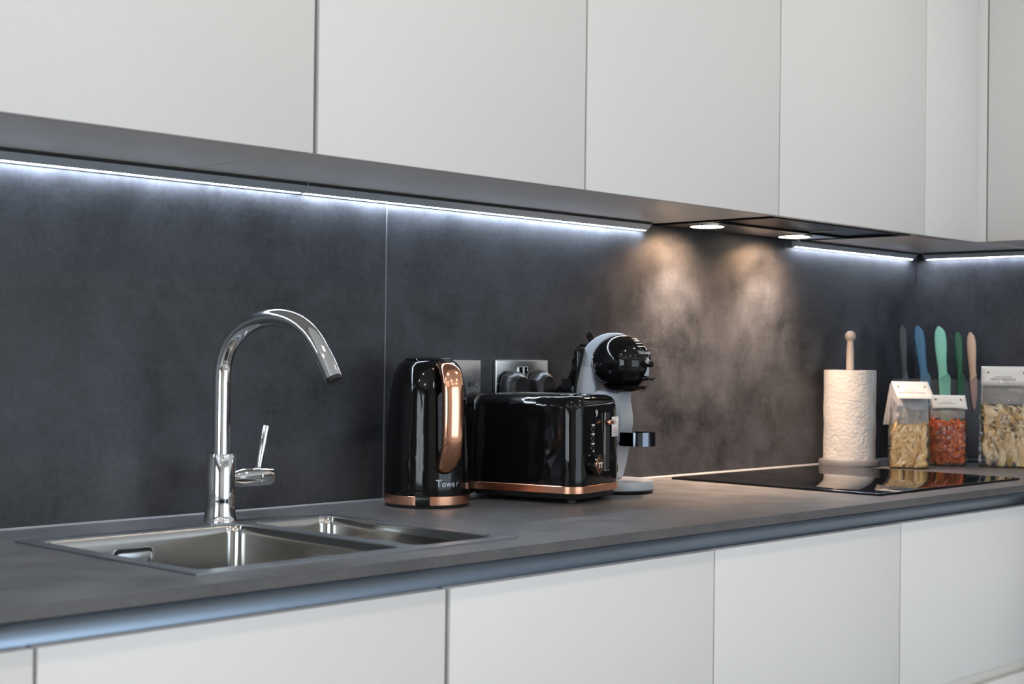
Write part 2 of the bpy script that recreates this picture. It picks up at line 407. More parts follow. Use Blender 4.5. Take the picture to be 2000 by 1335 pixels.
for x0, x1, lab in units:
    u = thing('base_cabinet', lab, 'cabinet', (x0, YF, -ZW + 0.10), 0, 'handleless base units')
    W = x1 - x0; Z = lambda z: z + ZW - 0.10
    b = B()
    b.box(0.001, 0.017, 0.030, 0.59, Z(ZB), Z(-0.245)); b.box(W-0.017, W-0.001, 0.030, 0.59, Z(ZB), Z(-0.245))
    b.box(0.001, 0.017, 0.030, 0.050, Z(-0.245), Z(-0.072)); b.box(W-0.017, W-0.001, 0.030, 0.050, Z(-0.245), Z(-0.072))
    b.box(0.017, W-0.017, 0.030, 0.59, Z(ZB), Z(ZB)+0.016); b.box(0.017, W-0.017, 0.575, 0.59, Z(ZB)+0.016, Z(-0.245))
    b.obj('carcass', M['carcass'], u)
    b = B(); b.box(0, W, 0, 0.019, Z(ZG0), Z(ZT), 0.0016); b.obj('drawer_front', M['white'], u)
    b = B(); b.box(0, W, 0, 0.019, Z(ZB), Z(ZG1), 0.0016); b.obj('drawer_front', M['white'], u)
    b = B(); b.prism([(0.0185, Z(-0.417)), (0.0195, Z(-0.411)), (0.027, Z(-0.408)), (0.027, Z(-0.374)), (0.0195, Z(-0.370)), (0.0295, Z(-0.366)), (0.0298, Z(-0.419))], 0.002, W-0.002, lambda a, z, h: (h, a, z))
    b.obj('finger_slot', M['carcass'], u)
    for k in (0.06, W-0.06):
        b = B(); b.lathe([(0.018, -0.10), (0.018, -0.09), (0.012, -0.085), (0.012, Z(ZB))], 12, (k, 0.10, 0)); b.obj('leg', M['matblack'], u)
b = B(); b.box(2.4375, 2.505, YF, YF+0.019, ZB, ZT, 0.0016); o = b.obj('corner_filler', M['white']); o.location.z = ZW
tag(o, 'narrow white corner filler strip right of the hob unit', 'filler')
for k, (y0, lab) in enumerate(((-1.2560, 'white base unit of the return run nearest the corner, beyond the right edge'), (-1.8600, 'white base unit of the return run second from the corner, beyond the right edge'))):  # unseen return units, added to bounce light onto the drawers and for side views
    u = thing('base_cabinet', lab, 'cabinet', (2.5090, y0, -ZW + 0.10), 0, 'handleless base units'); Z = lambda z: z + ZW - 0.10
    b = B(); b.box(0.030, 0.48, 0.001, 0.599, Z(ZB), Z(-0.080)); b.obj('carcass', M['carcass'], u)
    b = B(); b.box(0, 0.019, 0, 0.600, Z(ZG0), Z(ZT), 0.0016); b.obj('drawer_front', M['white'], u)
    b = B(); b.box(0, 0.019, 0, 0.600, Z(ZB), Z(ZG1), 0.0016); b.obj('drawer_front', M['white'], u)
b = B(); b.box(-0.55, 2.50, -0.545, -0.53, -0.9195, -0.776); o = b.obj('plinth', M['carcass']); o.location.z = ZW
tag(o, 'long grey plinth board below the white base units', 'plinth')

# ------------------------------------------------------------------ upper units
ZU, ZUT, YU = 0.5501, 1.49, -0.3396
PZ = 0.5526                                           # underside panels sit just above the door edge
def upper(x0, x1, lab, under=True):
    u = thing('upper_cabinet', lab, 'cabinet', (x0, YU, ZU), 0, 'handleless upper units')
    W = x1 - x0
    b = B()
    if under:
        b.box(-0.0011, W+0.0011, 0.0205, 0.3390, PZ-ZU, 0.93, 0.0008, 1)
    else:
        b.box(0.0, W, 0.0205, 0.3390, 0.07, 0.93); b.box(-0.0011, 0.017, 0.0205, 0.3390, PZ-ZU, 0.07); b.box(W-0.017, W+0.0011, 0.0205, 0.339, PZ-ZU, 0.07)
    b.obj('carcass', M['carcass'], u)
    b = B(); b.box(0, W, 0, 0.019, 0, 0.94, 0.0014); b.obj('door', M['white'], u)
    return u
upper(-0.583, 0.0137, 'white upper cabinet just beyond the left edge of the frame')
upper(0.0165, 0.6130, 'white upper cabinet at the far left, brightest and nearest door')
upper(0.6215, 1.2130, 'white upper cabinet above the sink tap and kettle, second door')
upper(1.2180, 1.8130, 'white upper cabinet above the toaster, third door')
upper(1.8165, 2.4130, 'white upper cabinet above the extractor hood and hob', False)
# corner filler pieces and the unit on the return wall
u = thing('corner_cabinet', 'white fixed corner panel between the hood cabinet and the return wall', 'cabinet', (2.4160, YU, ZU))
b = B(); b.box(-0.0005, 0.579, 0.0205, 0.339, PZ-ZU, 0.93, 0.0008, 1); b.obj('carcass', M['carcass'], u)
b = B(); b.box(0, 0.2525, 0, 0.019, 0, 0.94, 0.0014); b.obj('filler_panel', M['white'], u)
b = B(); b.box(0.2525, 0.2715, -0.0245, 0.019, 0, 0.94, 0.0014); b.obj('filler_panel', M['white'], u)
u = thing('upper_cabinet', 'white upper cabinet on the return wall at the right edge', 'cabinet', (2.6685, -0.3685, ZU), 0, 'handleless upper units')
b = B(); b.box(0.0205, 0.3265, -0.62, 0.0, PZ-ZU, 0.93, 0.0008, 1); b.obj('carcass', M['carcass'], u)
b = B(); b.box(0, 0.019, -0.62, 0.0, 0, 0.94, 0.0014); b.obj('door', M['white'], u)
# small dark vent slot in the corner panel's underside
b = B(); b.box(2.447, 2.587, -0.318, -0.304, PZ-0.0012, PZ-0.0002); o = b.obj('vent_slot', M['matblack']); o.location.z = ZW
tag(o, 'small dark slot under the corner cabinet beside the hood', 'vent')

# ------------------------------------------------------------------ light profiles
def light_bar(x0, x1, lab, right=False):
    if right: t = thing('light_bar', lab, 'light', (3.0018, x0, 0), -PI/2, 'under-cabinet light bars'); L_ = x1
    else: t = thing('light_bar', lab, 'light', (x0, 0, 0), 0, 'under-cabinet light bars'); L_ = x1 - x0
    f = lambda a, z, h: (h, a, z)
    b = B(); b.prism([(-0.0012, 0.5515), (-0.0240, 0.5515), (-0.0240, 0.5478), (-0.0110, 0.5362), (-0.0098, 0.5355), (-0.0098, 0.5400), (-0.0012, 0.5400)], 0, L_, f)
    b.obj('housing', M['aluled'], t)
    b = B(); b.prism([(-0.0250, 0.5518), (-0.0241, 0.5518), (-0.0241, 0.5470), (-0.0250, 0.5470)], 0, L_, f); b.obj('gasket', M['rubber'], t)
    b = B(); b.prism([(-0.0097, 0.5398), (-0.0097, 0.5356), (-0.0034, 0.5353), (-0.0034, 0.5398)], 0.004, L_-0.004, f); b.obj('diffuser', M['leddim'] if L_ < 0.97 and (right or x0 > 2) else M['led'], t)
    b = B(); b.prism([(-0.0032, 0.5400), (-0.0032, 0.5338), (-0.0008, 0.5338), (-0.0008, 0.5400)], 0, L_, f); b.obj('lip', M['rubber'], t)
    for h in (0.0, L_):
        b = B(); b.prism([(-0.0012, 0.5514), (-0.0238, 0.5514), (-0.0238, 0.5478), (-0.0110, 0.5352), (-0.0012, 0.5338)], h-0.0025, h+0.0003 if h == 0 else h, f); b.obj('end_cap', M['aluled'], t)
light_bar(-0.6, 0.858, 'glowing cool white light bar above the sink, longest on the left')
light_bar(0.861, 1.805, 'glowing cool white light bar above the kettle and toaster')
light_bar(2.386, 2.968, 'short glowing light bar between the hood and the corner')
light_bar(-0.034, 0.95, 'glowing light bar on the return wall above the knives', True)

# ------------------------------------------------------------------ extractor hood
hd = thing('extractor_hood', 'built-in extractor hood with two warm lamps above the hob', 'hood', (1.838, -0.003, 0.5526))
HW, HD = 0.556, 0.312
b = B()
for a in ((0, HW, -HD, -HD+0.012), (0, HW, -0.014, 0), (0, 0.010, -HD+0.012, -0.014), (HW-0.010, HW, -HD+0.012, -0.014), (0.010, HW-0.010, -0.150, -0.142)): b.box(a[0], a[1], a[2], a[3], -0.004, 0.055, 0.001, 1)
b.obj('frame', M['hoodglass'], hd)
b = B(); b.box(0.010, HW-0.010, -0.142, -0.014, -0.002, 0.05); b.obj('lamp_strip', M['socketsteel'], hd)
b = B(); b.box(0.014, HW-0.014, -HD+0.016, -0.153, 0.0, 0.05, 0.001, 1); b.obj('filter_cover', M['hoodglass'], hd)
b = B(); b.box(0.36, 0.368, -0.225, -0.165, -0.0022, 0.0005, 0.0006, 1); b.obj('steel_bar', M['socketsteel'], hd)  # short narrow steel bar under the filter cover
for cx in (0.077, 0.421):
    b = B(); b.lathe([(0.033, -0.006), (0.040, -0.0055), (0.041, -0.002)], 40, (cx, -0.086, 0), cap0=False, cap1=False); b.obj('lamp_ring', M['chrome'], hd)
    b = B(); b.lathe([(0.0001, -0.0078), (0.020, -0.0076), (0.036, -0.0060)], 40, (cx, -0.086, 0), cap1=False); b.obj('lamp_lens', M['hoodlamp'], hd)
    l = bpy.data.lights.new('hood_lamp', 'SPOT'); l.energy = 10.5; l.color = (1.0, 0.61, 0.36); l.spot_size = math.radians(146); l.spot_blend = 0.85; l.shadow_soft_size = 0.012
    lo = bpy.data.objects.new('hood_lamp', l); C.objects.link(lo); lo.location = (1.838 + cx, -0.086, ZW + 0.5526 - 0.0115); lo.rotation_euler = (math.radians(20), 0, 0)
    l = bpy.data.lights.new('hood_lamp_beam', 'SPOT'); l.energy = 40; l.color = (1.0, 0.72, 0.52); l.spot_size = math.radians(112); l.spot_blend = 1.0; l.shadow_soft_size = 0.02
    lo = bpy.data.objects.new('hood_lamp_beam', l); C.objects.link(lo); lo.location = (1.838 + cx, -0.086, ZW + 0.5526 - 0.0115)

# ------------------------------------------------------------------ sink
sk = thing('kitchen_sink', 'brushed steel one and a half bowl sink let into the worktop', 'sink', (0, 0, 0))
def bowl(x0, x1, y0, y1, depth, r):
    b = B(); R = []
    for z, ins, rr in ((0.0012, 0, r), (-0.002, 0.0015, r), (-0.012, 0.003, r), (-depth+0.03, 0.008, r), (-depth+0.012, 0.012, r), (-depth+0.003, 0.022, r), (-depth, 0.038, r)):
        R.append([(x, y, z) for x, y in rrect(x0+ins, x1-ins, y0+ins, y1-ins, rr, 8)])
    b.loft(R, False, True); return b
BA = (0.286, 0.618, -0.538, -0.163); BBx = (0.643, 0.797, -0.538, -0.163)
o = bowl(*BA, 0.175, 0.020).obj('main_bowl', M['sinksteel'], sk, 60)
o = bowl(*BBx, 0.120, 0.020).obj('half_bowl', M['sinksteel'], sk, 60)
b = plate([SX0, BA[0]+0.001, BA[1]-0.001, BBx[0]+0.001, BBx[1]-0.001, SX1], [SY0, BA[2]+0.001, BA[3]-0.001, SY1], lambda i, j: not (j == 1 and i in (1, 3)), 0.0003, 0.0022)
b.obj('rim', M['rimsteel'], sk, 30)
def corner_fill(x, y, sx, sy, r=0.0205):      # little steel fillets that round the bowl corners of the rim
    pts = [(x, y)] + [(x + sx*(r - r*math.cos(k*PI/12)), y + sy*(r - r*math.sin(k*PI/12))) for k in range(7)]
    return pts
for q in (BA, BBx):
    for x, sx in ((q[0]+0.0005, 1), (q[1]-0.0005, -1)):
        for y, sy in ((q[2]+0.0005, 1), (q[3]-0.0005, -1)):
            b = B(); b.prism(corner_fill(x, y, sx, sy), 0.0004, 0.0021); b.obj('rim_corner', M['rimsteel'], sk)
OVX, OVY, OVZ = 0.4330, -0.1665, -0.0345
b = B(); b.prism(rrect(-0.034, 0.034, -0.0165, 0.0165, 0.009), 0, 0.0022, lambda a, z, h: (OVX+a, OVY-h, OVZ+z), 0.0006); o = b.obj('overflow', M['rimsteel'], sk)
b = B(); b.prism(rrect(-0.0325, 0.0325, -0.0150, 0.0150, 0.008), 0.0022, 0.0028, lambda a, z, h: (OVX+a, OVY-h, OVZ+z)); b.obj('opening', M['rubber'], o)
b = B(); b.prism(rrect(-0.0295, 0.0305, -0.0140, 0.0100, 0.006), 0.0028, 0.0058, lambda a, z, h: (OVX+a, OVY-h, OVZ+z), 0.0012); b.obj('overflow_cover', M['rimsteel'], o)
text('maker_mark', 'caple', 0.013, M['palegreyprint'], o, frame((OVX+0.008, OVY-0.0061, OVZ-0.002), (1, 0, 0), (0, 0, 1)))
b = B()
for k in range(20):
    a0, a1 = 0.7 + k*4.9/20, 0.7 + (k+1)*4.9/20
    cx, cz = OVX-0.0185, OVZ-0.002
    b.quad([(cx + r*math.cos(a), OVY-0.0061, cz + r*math.sin(a)) for r, a in ((0.0036, a0), (0.0052, a0), (0.0052, a1), (0.0036, a1))])
b.obj('maker_emblem', M['palegreyprint'], o)
for cx, cy, dz in ((0.452, -0.35, -0.175), (0.720, -0.35, -0.120)):
    b = B(); b.lathe([(0.0001, dz+0.0035), (0.022, dz+0.0035), (0.030, dz+0.002), (0.042, dz+0.0015), (0.043, dz-0.001)], 28, (cx, cy, 0), cap1=False); b.obj('waste', M['chrome'], sk)

# ------------------------------------------------------------------ tap
TX, TY = 0.6225, -0.1135
tp = thing('kitchen_tap', 'tall chrome swan-neck tap with side lever behind the sink', 'tap', (TX, TY, 0), math.atan2(-0.99, 0.15))
b = B(); b.lathe([(0.0001, 0.0003), (0.0268, 0.0003), (0.0270, 0.0015), (0.0258, 0.0045), (0.0240, 0.012), (0.0229, 0.021), (0.0226, 0.023), (0.0228, 0.034), (0.0224, 0.1045), (0.0216, 0.1060), (0.0135, 0.1062), (0.0001, 0.1062)], 48); b.obj('body', M['chrome'], tp, 40)
path = [(0, 0, 0.105), (0, 0, 0.15), (0, 0, 0.20), (0.0002, 0, 0.2206), (0.0035, 0, 0.2480), (0.0170, 0, 0.2765), (0.0455, 0, 0.3000), (0.0815, 0, 0.3128), (0.1184, 0, 0.3150), (0.1530, 0, 0.3075), (0.1822, 0, 0.2895), (0.2070, 0, 0.2600), (0.2279, 0, 0.2264)]
pp = spline(path, 6)
b = B(); b.tube(pp, 0.0134, 28); sp = b.obj('spout', M['chrome'], tp, 50)
e0, e1 = Vector(pp[-1]), (Vector(pp[-1]) - Vector(pp[-2])).normalized()
b = B(); b.tube([e0 + e1*0.0002, e0 + e1*0.0045], 0.0112, 24); b.obj('aerator', M['rubber'], sp)
# side valve: local +y of the tap frame is to the viewer's right
b = B(); b.lathe([(0.0128, 0.012), (0.0125, 0.026), (0.0138, 0.034), (0.0155, 0.040), (0.0158, 0.0745), (0.0148, 0.0755)], 36, (0, 0, 0.0665), 'y'); b.obj('valve', M['chrome'], tp, 40)
lv = B(); lv.lathe([(0.0140, 0.0762), (0.0158, 0.0772), (0.0158, 0.1040), (0.0150, 0.1065), (0.0080, 0.1082), (0.0001, 0.1085)], 36, (0, 0, 0.0660), 'y'); k = lv.obj('lever_hub', M['chrome'], tp, 40)
b = B(); b.tube([(0, 0.0830, 0.078), (0, 0.0850, 0.090), (0, 0.0975, 0.1425), (0, 0.0982, 0.1455)], [0.0044, 0.0050, 0.0074, 0.0072], 20); b.obj('lever', M['chrome'], k, 40)

# ------------------------------------------------------------------ wall sockets and plugs
def socket(x0, x1, z0, z1, lab):
    t = thing('wall_socket', lab, 'socket', ((x0+x1)/2, -0.0003, (z0+z1)/2), 0, 'brushed steel sockets')
    hw, hh = (x1-x0)/2, (z1-z0)/2
    b = B(); b.prism(rrect(-hw, hw, -hh, hh, 0.0025, 3), 0.0, 0.0085, lambda a, z, h: (a, -h, z), 0.0018); b.obj('plate', M['socketsteel'], t)
    for sx in (-1, 1):
        b = B(); b.prism(rrect(sx*0.0075-0.0065, sx*0.0075+0.0065, 0.002, 0.030, 0.003, 4), 0.0086, 0.0115, lambda a, z, h: (a, -h, z), 0.001); b.obj('rocker_switch', M['chrome'], t)
        b = B(); b.lathe([(0.003, -0.0100), (0.0032, -0.0086)], 14, (sx*(hw-0.008), 0, -0.005), 'y'); b.obj('screw', M['chrome'], t)
        for ax, az, ww, hh2 in ((0, -0.004, 0.0022, 0.004), (-0.011, -0.026, 0.0032, 0.0021), (0.011, -0.026, 0.0032, 0.0021)):
            b = B(); b.box(sx*0.040+ax-ww, sx*0.040+ax+ww, -0.0090, -0.0080, az-hh2, az+hh2); b.obj('pin_slot', M['rubber'], t)
    return t
socket(1.157, 1.3005, 0.168, 0.253, 'steel wall socket half hidden behind the black kettle')
socket(1.3410, 1.4925, 0.168, 0.254, 'steel double wall socket above the toaster with two black plugs in it')
def plug(x, z, lab, w, hexa):
    t = thing('power_plug', lab, 'plug', (x, -0.0128, z), 0, 'black plugs')
    pr = [(-w, -0.034), (-w, 0.008), (-w*0.80, 0.022), (-w*0.35, 0.030), (w*0.35, 0.030), (w*0.80, 0.022), (w, 0.008), (w, -0.034)] if not hexa else [(-w, -0.034), (-w, 0.012), (-w*0.55, 0.026), (0, 0.032), (w*0.55, 0.026), (w, 0.012), (w, -0.034)]
    b = B(); R = []
    for h, s in ((0, 0.97), (0.002, 1.0), (0.016, 0.96), (0.028, 0.80), (0.033, 0.62)):
        R.append([(a*s, -h, zz*s) for a, zz in pr])
    b.loft(R); b.obj('body', M['plug'], t, 30)
    b = B(); b.tube([(0, -0.014, -0.030), (0, -0.016, -0.046)], [0.006, 0.0045], 10); b.obj('cable', M['plug'], t)
plug(1.3775, 0.2020, 'left black plug with a rounded top in the double socket', 0.0300, False)
plug(1.4560, 0.2030, 'right black plug with a ridged pointed top in the double socket', 0.0275, True)

# ------------------------------------------------------------------ kettle
KX, KY = 1.056, -0.120
kt = thing('kettle', 'glossy black jug kettle with copper handle and copper base ring', 'kettle', (KX, KY, 0), math.atan2(-0.944, -0.33))   # local +x = handle
def kr(z):
    P = [(0.0, 0.0738), (0.03, 0.0742), (0.06, 0.0735), (0.11, 0.0718), (0.16, 0.0690), (0.20, 0.0655), (0.225, 0.0610), (0.240, 0.0555), (0.248, 0.0490), (0.2515, 0.0430), (0.2525, 0.036)]
    for (z0, r0), (z1, r1) in zip(P, P[1:]):
        if z <= z1: return r0 + (r1-r0)*(z-z0)/(z1-z0)
    return P[-1][1]
b = B(); b.lathe([(0.066, 0.0), (0.0725, 0.0), (0.0738, 0.0045)], 64, cap0=True, cap1=True); b.obj('foot', M['matblack'], kt)
b = B(); R = []
for z in (0.0046, 0.0052, 0.0195, 0.0202):
    R.append([((0.0750 if 0.005 < z < 0.02 else 0.0742)*math.cos(a), (0.0750 if 0.005 < z < 0.02 else 0.0742)*math.sin(a), z) for a in [2*PI*k/72 for k in range(72)]])
b.loft(R); b.obj('base_ring', M['copperband'], kt)
gap_a = math.radians(-30)      # black joint in the copper ring
b = B()
for da in (-0.16, 0.13):
    pass
b.prism([(0.0735, -0.0125), (0.0762, -0.0125), (0.0762, 0.0125), (0.0735, 0.0125)], 0.0035, 0.0215, lambda a, c, h: (a*math.cos(gap_a) - c*math.sin(gap_a), a*math.sin(gap_a) + c*math.cos(gap_a), h), 0.0006); b.obj('ring_joint', M['gloss'], kt)
b = B(); NZ = [0.0206, 0.024, 0.03, 0.045, 0.06, 0.08, 0.11, 0.14, 0.16, 0.18, 0.20, 0.2125, 0.225, 0.2325, 0.240, 0.2445, 0.248, 0.250, 0.2515, 0.2525]
R = []
for z in NZ: R.append([(kr(z)*math.cos(2*PI*k/72), kr(z)*math.sin(2*PI*k/72), z) for k in range(72)])
b.loft(R); b.obj('jug', M['facet'], kt, 40)
b = B(); b.lathe([(0.043, 0.2520), (0.042, 0.2545), (0.036, 0.2562), (0.012, 0.2572), (0.0001, 0.2572)], 48); b.obj('lid', M['gloss'], kt, 40)
# spout at the back
b = B(); R = []
for z, l_, w_ in ((0.165, 0.0665, 0.012), (0.20, 0.072, 0.022), (0.235, 0.082, 0.026), (0.247, 0.085, 0.024)):
    R.append([(-l_, 0, z), (-l_*0.90, w_, z), (-l_*0.5, w_*1.0, z), (-l_*0.5, -w_*1.0, z), (-l_*0.90, -w_, z)])
b.loft(R); b.obj('spout', M['gloss'], kt, 30)
# raised spine behind the handle, with the water gauge window in it
def patch(outline_half, z0, z1, lift, name, m, parent, nz=18, nl=10, thick=0.0015):
    b = B(); G = []; G2 = []
    for i in range(nz+1):
        z = z0 + (z1-z0)*i/nz; hw = outline_half((z-z0)/(z1-z0)); r = kr(z)
        row, row2 = [], []
        for j in range(nl+1):
            a = (-hw + 2*hw*j/nl)/r
            row.append((( r+lift)*math.cos(a), (r+lift)*math.sin(a), z)); row2.append(((r+lift-thick-0.001)*math.cos(a), (r+lift-thick-0.001)*math.sin(a), z))
        G.append(row + row2[::-1])
    b.loft(G); return b.obj(name, m, parent, 40)
cap = lambda w_, e: (lambda t: w_*math.sqrt(max(0.02, 1 - max(0, (e-t)/e)**2 if t < e else 1 - max(0, (t-1+e)/e)**2)))
spn = patch(cap(0.027, 0.08), 0.062, 0.232, 0.0022, 'spine', M['gloss'], kt, 26)
wdw = patch(cap(0.0125, 0.13), 0.088, 0.200, 0.0034, 'gauge_window', M['gauge'], kt, 26)
for i in range(5):
    z = 0.104 + i*0.018; b = B()
    b.quad([((kr(z)+0.0037)*math.cos(a), (kr(z)+0.0037)*math.sin(a), zz) for a, zz in ((-0.12, z), (0.02, z), (0.02, z+0.0012), (-0.12, z+0.0012))]); b.obj('gauge_mark', M['clockblue'], wdw)
# handle: a wide copper band
hp = spline([(0.046, 0.2405), (0.068, 0.2440), (0.088, 0.2375), (0.1000, 0.2200), (0.1045, 0.195), (0.1055, 0.155), (0.1030, 0.110), (0.0930, 0.0850), (0.0800, 0.0700), (0.0705, 0.0640)], 5)
b = B(); R = []
for i, (a, z) in enumerate(hp):
    p0, p1 = Vector(hp[max(i-1, 0)]), Vector(hp[min(i+1, len(hp)-1)]); t = (p1-p0).normalized(); n = Vector((-t.y, t.x))
    if n.x < 0 and 0.09 < z < 0.23: n = -n
    if z >= 0.23 and n.y < 0: n = -n
    if z <= 0.09 and n.y > 0: n = -n
    s = 0.65 + 0.35*min(1, i/12) if i < 12 else 1 - 0.25*max(0, (i-34)/12)
    hw, ht = 0.0185*s, 0.0062
    R.append([(a + n.x*q, l_, z + n.y*q) for l_, q in ((-hw, -ht), (hw, -ht), (hw, 0.0), (hw*0.90, ht*0.55), (hw*0.55, ht*0.92), (hw*0.2, ht*1.12), (-hw*0.2, ht*1.12), (-hw*0.55, ht*0.92), (-hw*0.90, ht*0.55), (-hw, 0.0))])
b.loft(R); hnd = b.obj('handle', M['copper'], kt, 50)
b = B(); b.box(0.060, 0.078, -0.0085, 0.0085, 0.247, 0.256, 0.0025); b.obj('lid_button', M['matblack'], hnd)
# maker's script low on the jug
def on_jug(ang, z, lift=0.0009):
    r = kr(z) + lift; return frame((r*math.cos(ang), r*math.sin(ang), z), (-math.sin(ang), math.cos(ang), 0), (0, 0, 1))
for i, (ch, sz) in enumerate((('T', 0.017), ('o', 0.014), ('w', 0.014), ('e', 0.014), ('r', 0.014))):
    text('maker_letter', ch, sz, M['scriptsilver'], kt, on_jug(-0.16 + 0.120*i + (0.01 if i else 0.005), 0.041 + (0.001 if i == 0 else 0)), 0.0002, 0.0004)

# ------------------------------------------------------------------ toaster
TH = math.atan2(0.232, 0.972)
ts = thing('toaster', 'glossy black two-slice toaster with copper band and dial, end on', 'toaster', (1.2530, -0.2990, 0), TH)   # local x across the end face, y away from it
TW, TL = 0.183, 0.240
def tring(ins, z, r): return [(x, y, z) for x, y in rrect(ins, TW-ins, ins, TL-ins, r, 8)]
b = B(); b.loft([tring(0.012, 0.006, 0.030), tring(0.008, 0.008, 0.030), tring(0.005, 0.0172, 0.031)]); b.obj('base', M['matblack'], ts)
b = B(); b.loft([tring(0.0, 0.0174, 0.034), tring(-0.0008, 0.0182, 0.034), tring(-0.0008, 0.0302, 0.034), tring(0.0, 0.0310, 0.034)]); b.obj('copper_band', M['copperband'], ts)
b = B(); b.loft([tring(0.001, 0.0312, 0.034), tring(0.0005, 0.06, 0.034), tring(0.0015, 0.12, 0.034), tring(0.0030, 0.170, 0.034), tring(0.0055, 0.181, 0.033), tring(0.0110, 0.1880, 0.030), tring(0.0200, 0.1910, 0.024), tring(0.034, 0.1918, 0.02)]); b.obj('shell', M['facet'], ts, 40)
for xx in (0.056, 0.105):
    b = B(); b.prism(rrect(xx, xx+0.030, 0.045, TL-0.040, 0.006), 0.1905, 0.1925, bev=0.0006); o = b.obj('slot', M['rubber'], ts)
    b = B(); b.loft([[(x, y, z) for x, y in rrect(xx-q, xx+0.030+q, 0.045-q, TL-0.045+q, 0.007)] for q, z in ((0.004, 0.1908), (0.004, 0.1926), (0.001, 0.1930), (0.001, 0.1924))], False, False); b.obj('slot_rim', M['chrome'], o)
for xx in (0.03, 0.153):
    for yy in (0.03, 0.210):
        b = B(); b.lathe([(0.010, 0.0), (0.010, 0.0065)], 16, (xx, yy, 0)); b.obj('foot', M['rubber'], ts)
ff = lambda a, z, h: (a, -h, z)
# control face details, local x across, z up, slightly proud of the end face
b = B(); b.lathe([(0.0001, -0.0138), (0.0160, -0.0136), (0.0180, -0.0120), (0.0190, 0.0005)], 32, (0.056, 0, 0.068), 'y'); dial = b.obj('dial', M['gloss'], ts, 30)
b = B(); b.lathe([(0.0001, -0.0152), (0.0138, -0.0150), (0.0147, -0.0137)], 32, (0.056, 0, 0.068), 'y'); cpp = b.obj('dial_cap', M['copper'], dial, 30)
text('maker_mark', 'TT', 0.0135, M['print'], cpp, frame((0.056, -0.0155, 0.067), (1, 0, 0), (0, 0, 1)), 0.0002, 0.0005)
for k, (zz, nm) in enumerate(((0.139, 0), (0.1225, 0), (0.1055, 0))):
    b = B(); b.box(0.0500, 0.0590, -0.0012, 0.0005, zz-0.0014, zz+0.0014); b.obj('button_caption', M['print'], ts)
    b = B(); b.lathe([(0.0001, -0.0024), (0.0042, -0.0022), (0.0050, -0.0012), (0.0052, 0.0015)], 18, (0.0495, 0, zz-0.0078), 'y'); q = b.obj('button', M['gloss'], ts)
    b = B(); b.lathe([(0.0046, -0.0026), (0.0052, -0.0026)], 18, (0.0495, 0, zz-0.0078), 'y', False, False); b.obj('button_ring', M['silver'], q)
text('dial_mark', '9', 0.017, M['print'], ts, frame((0.066, -0.0012, 0.159), (1, 0, 0), (0, 0, 1)), 0.0002, 0.0002)
b = B(); b.prism([(0.055, 0.0905), (0.059, 0.0905), (0.057, 0.0945)], 0.0, 0.0012, ff); b.obj('dial_mark', M['print'], ts)
for a in (-0.7, 0.0, 0.7):
    b = B(); b.box(0.056+0.022*math.sin(a)-0.0008, 0.056+0.022*math.sin(a)+0.0008, -0.0012, 0.0005, 0.068+0.022*math.cos(a)-0.0008, 0.068+0.022*math.cos(a)+0.0008) if a else None
    if a: b.obj('dial_mark', M['silver'], ts)
b = B(); b.box(0.1020, 0.1028, -0.0014, 0.001, 0.054, 0.160); b.box(0.1028, 0.121, -0.0014, 0.001, 0.0540, 0.0548); b.obj('slot_trim', M['silver'], ts)
b = B(); b.box(0.1032, 0.1205, -0.0010, 0.001, 0.0550, 0.160); b.obj('lever_slot', M['rubber'], ts)
b = B(); b.box(0.0975, 0.1150, -0.0130, -0.0012, 0.1380, 0.1475, 0.0030); b.obj('lever', M['copper'], ts)
b = B()
arc = [(0.1290, -0.0009), (0.1485, -0.0009)] + [(0.1485 + 0.0349*math.sin(t), 0.0340 - 0.0349*math.cos(t)) for t in (0.2, 0.4, 0.6, 0.8)]
b.loft([[(x, y, z) for z in (0.1150, 0.1515)] for x, y in arc], False, False, False)
o = b.obj('warning_sticker', M['sticker'], ts, 60); so = o.modifiers.new('thickness', 'SOLIDIFY'); so.thickness = 0.0004; so.offset = 0
for zz, mm, wd in ((0.1480, 'palegreyprint', 0.011), (0.1440, 'greyprint', 0.009), (0.1415, 'redprint', 0.012), (0.1385, 'greyprint', 0.012), (0.1330, 'palegreyprint', 0.010), (0.1295, 'redprint', 0.012), (0.1265, 'redprint', 0.010), (0.1230, 'greyprint', 0.013)):
    b = B(); b.box(0.1325, 0.1325+wd*1.2, -0.0016, -0.0012, zz-0.0006, zz+0.0006); b.obj('sticker_print', M[mm], o)
b = B(); b.tube(spline([(0.03, 0.190, 0.014), (0.0, 0.196, 0.008), (-0.022, 0.200, 0.0040), (-0.036, 0.213, 0.0040), (-0.030, 0.230, 0.0040), (0.0, 0.238, 0.0045), (0.03, 0.236, 0.010)], 8), 0.0032, 10); b.obj('power_cable', M['plug'], ts)

# ------------------------------------------------------------------ coffee machine
cm = thing('coffee_machine', 'round-headed capsule coffee machine in pale grey and gloss black', 'coffee machine', (1.518, -0.163, 0), math.atan2(-0.97, 0.24))   # local x = forward, y = to the right
side = lambda a, z, h: (a, h, z)
b = B(); b.lathe([(0.0001, 0.0), (0.070, 0.0), (0.0755, 0.0025), (0.0765, 0.006)], 56, (0.0, 0, 0)); b.obj('foot', M['matblack'], cm)
b = B(); b.lathe([(0.0765, 0.0062), (0.0770, 0.008), (0.0770, 0.020), (0.0755, 0.0228), (0.070, 0.0236), (0.0001, 0.0236)], 56, (0.0, 0, 0)); b.obj('base', M['greyplastic'], cm, 40)
fr = [(0.0030, 0.022), (0.0075, 0.035), (0.0125, 0.0549), (0.0190, 0.0899), (0.0250, 0.1249), (0.0260, 0.142), (0.0235, 0.160), (0.0205, 0.178), (0.0215, 0.196)]
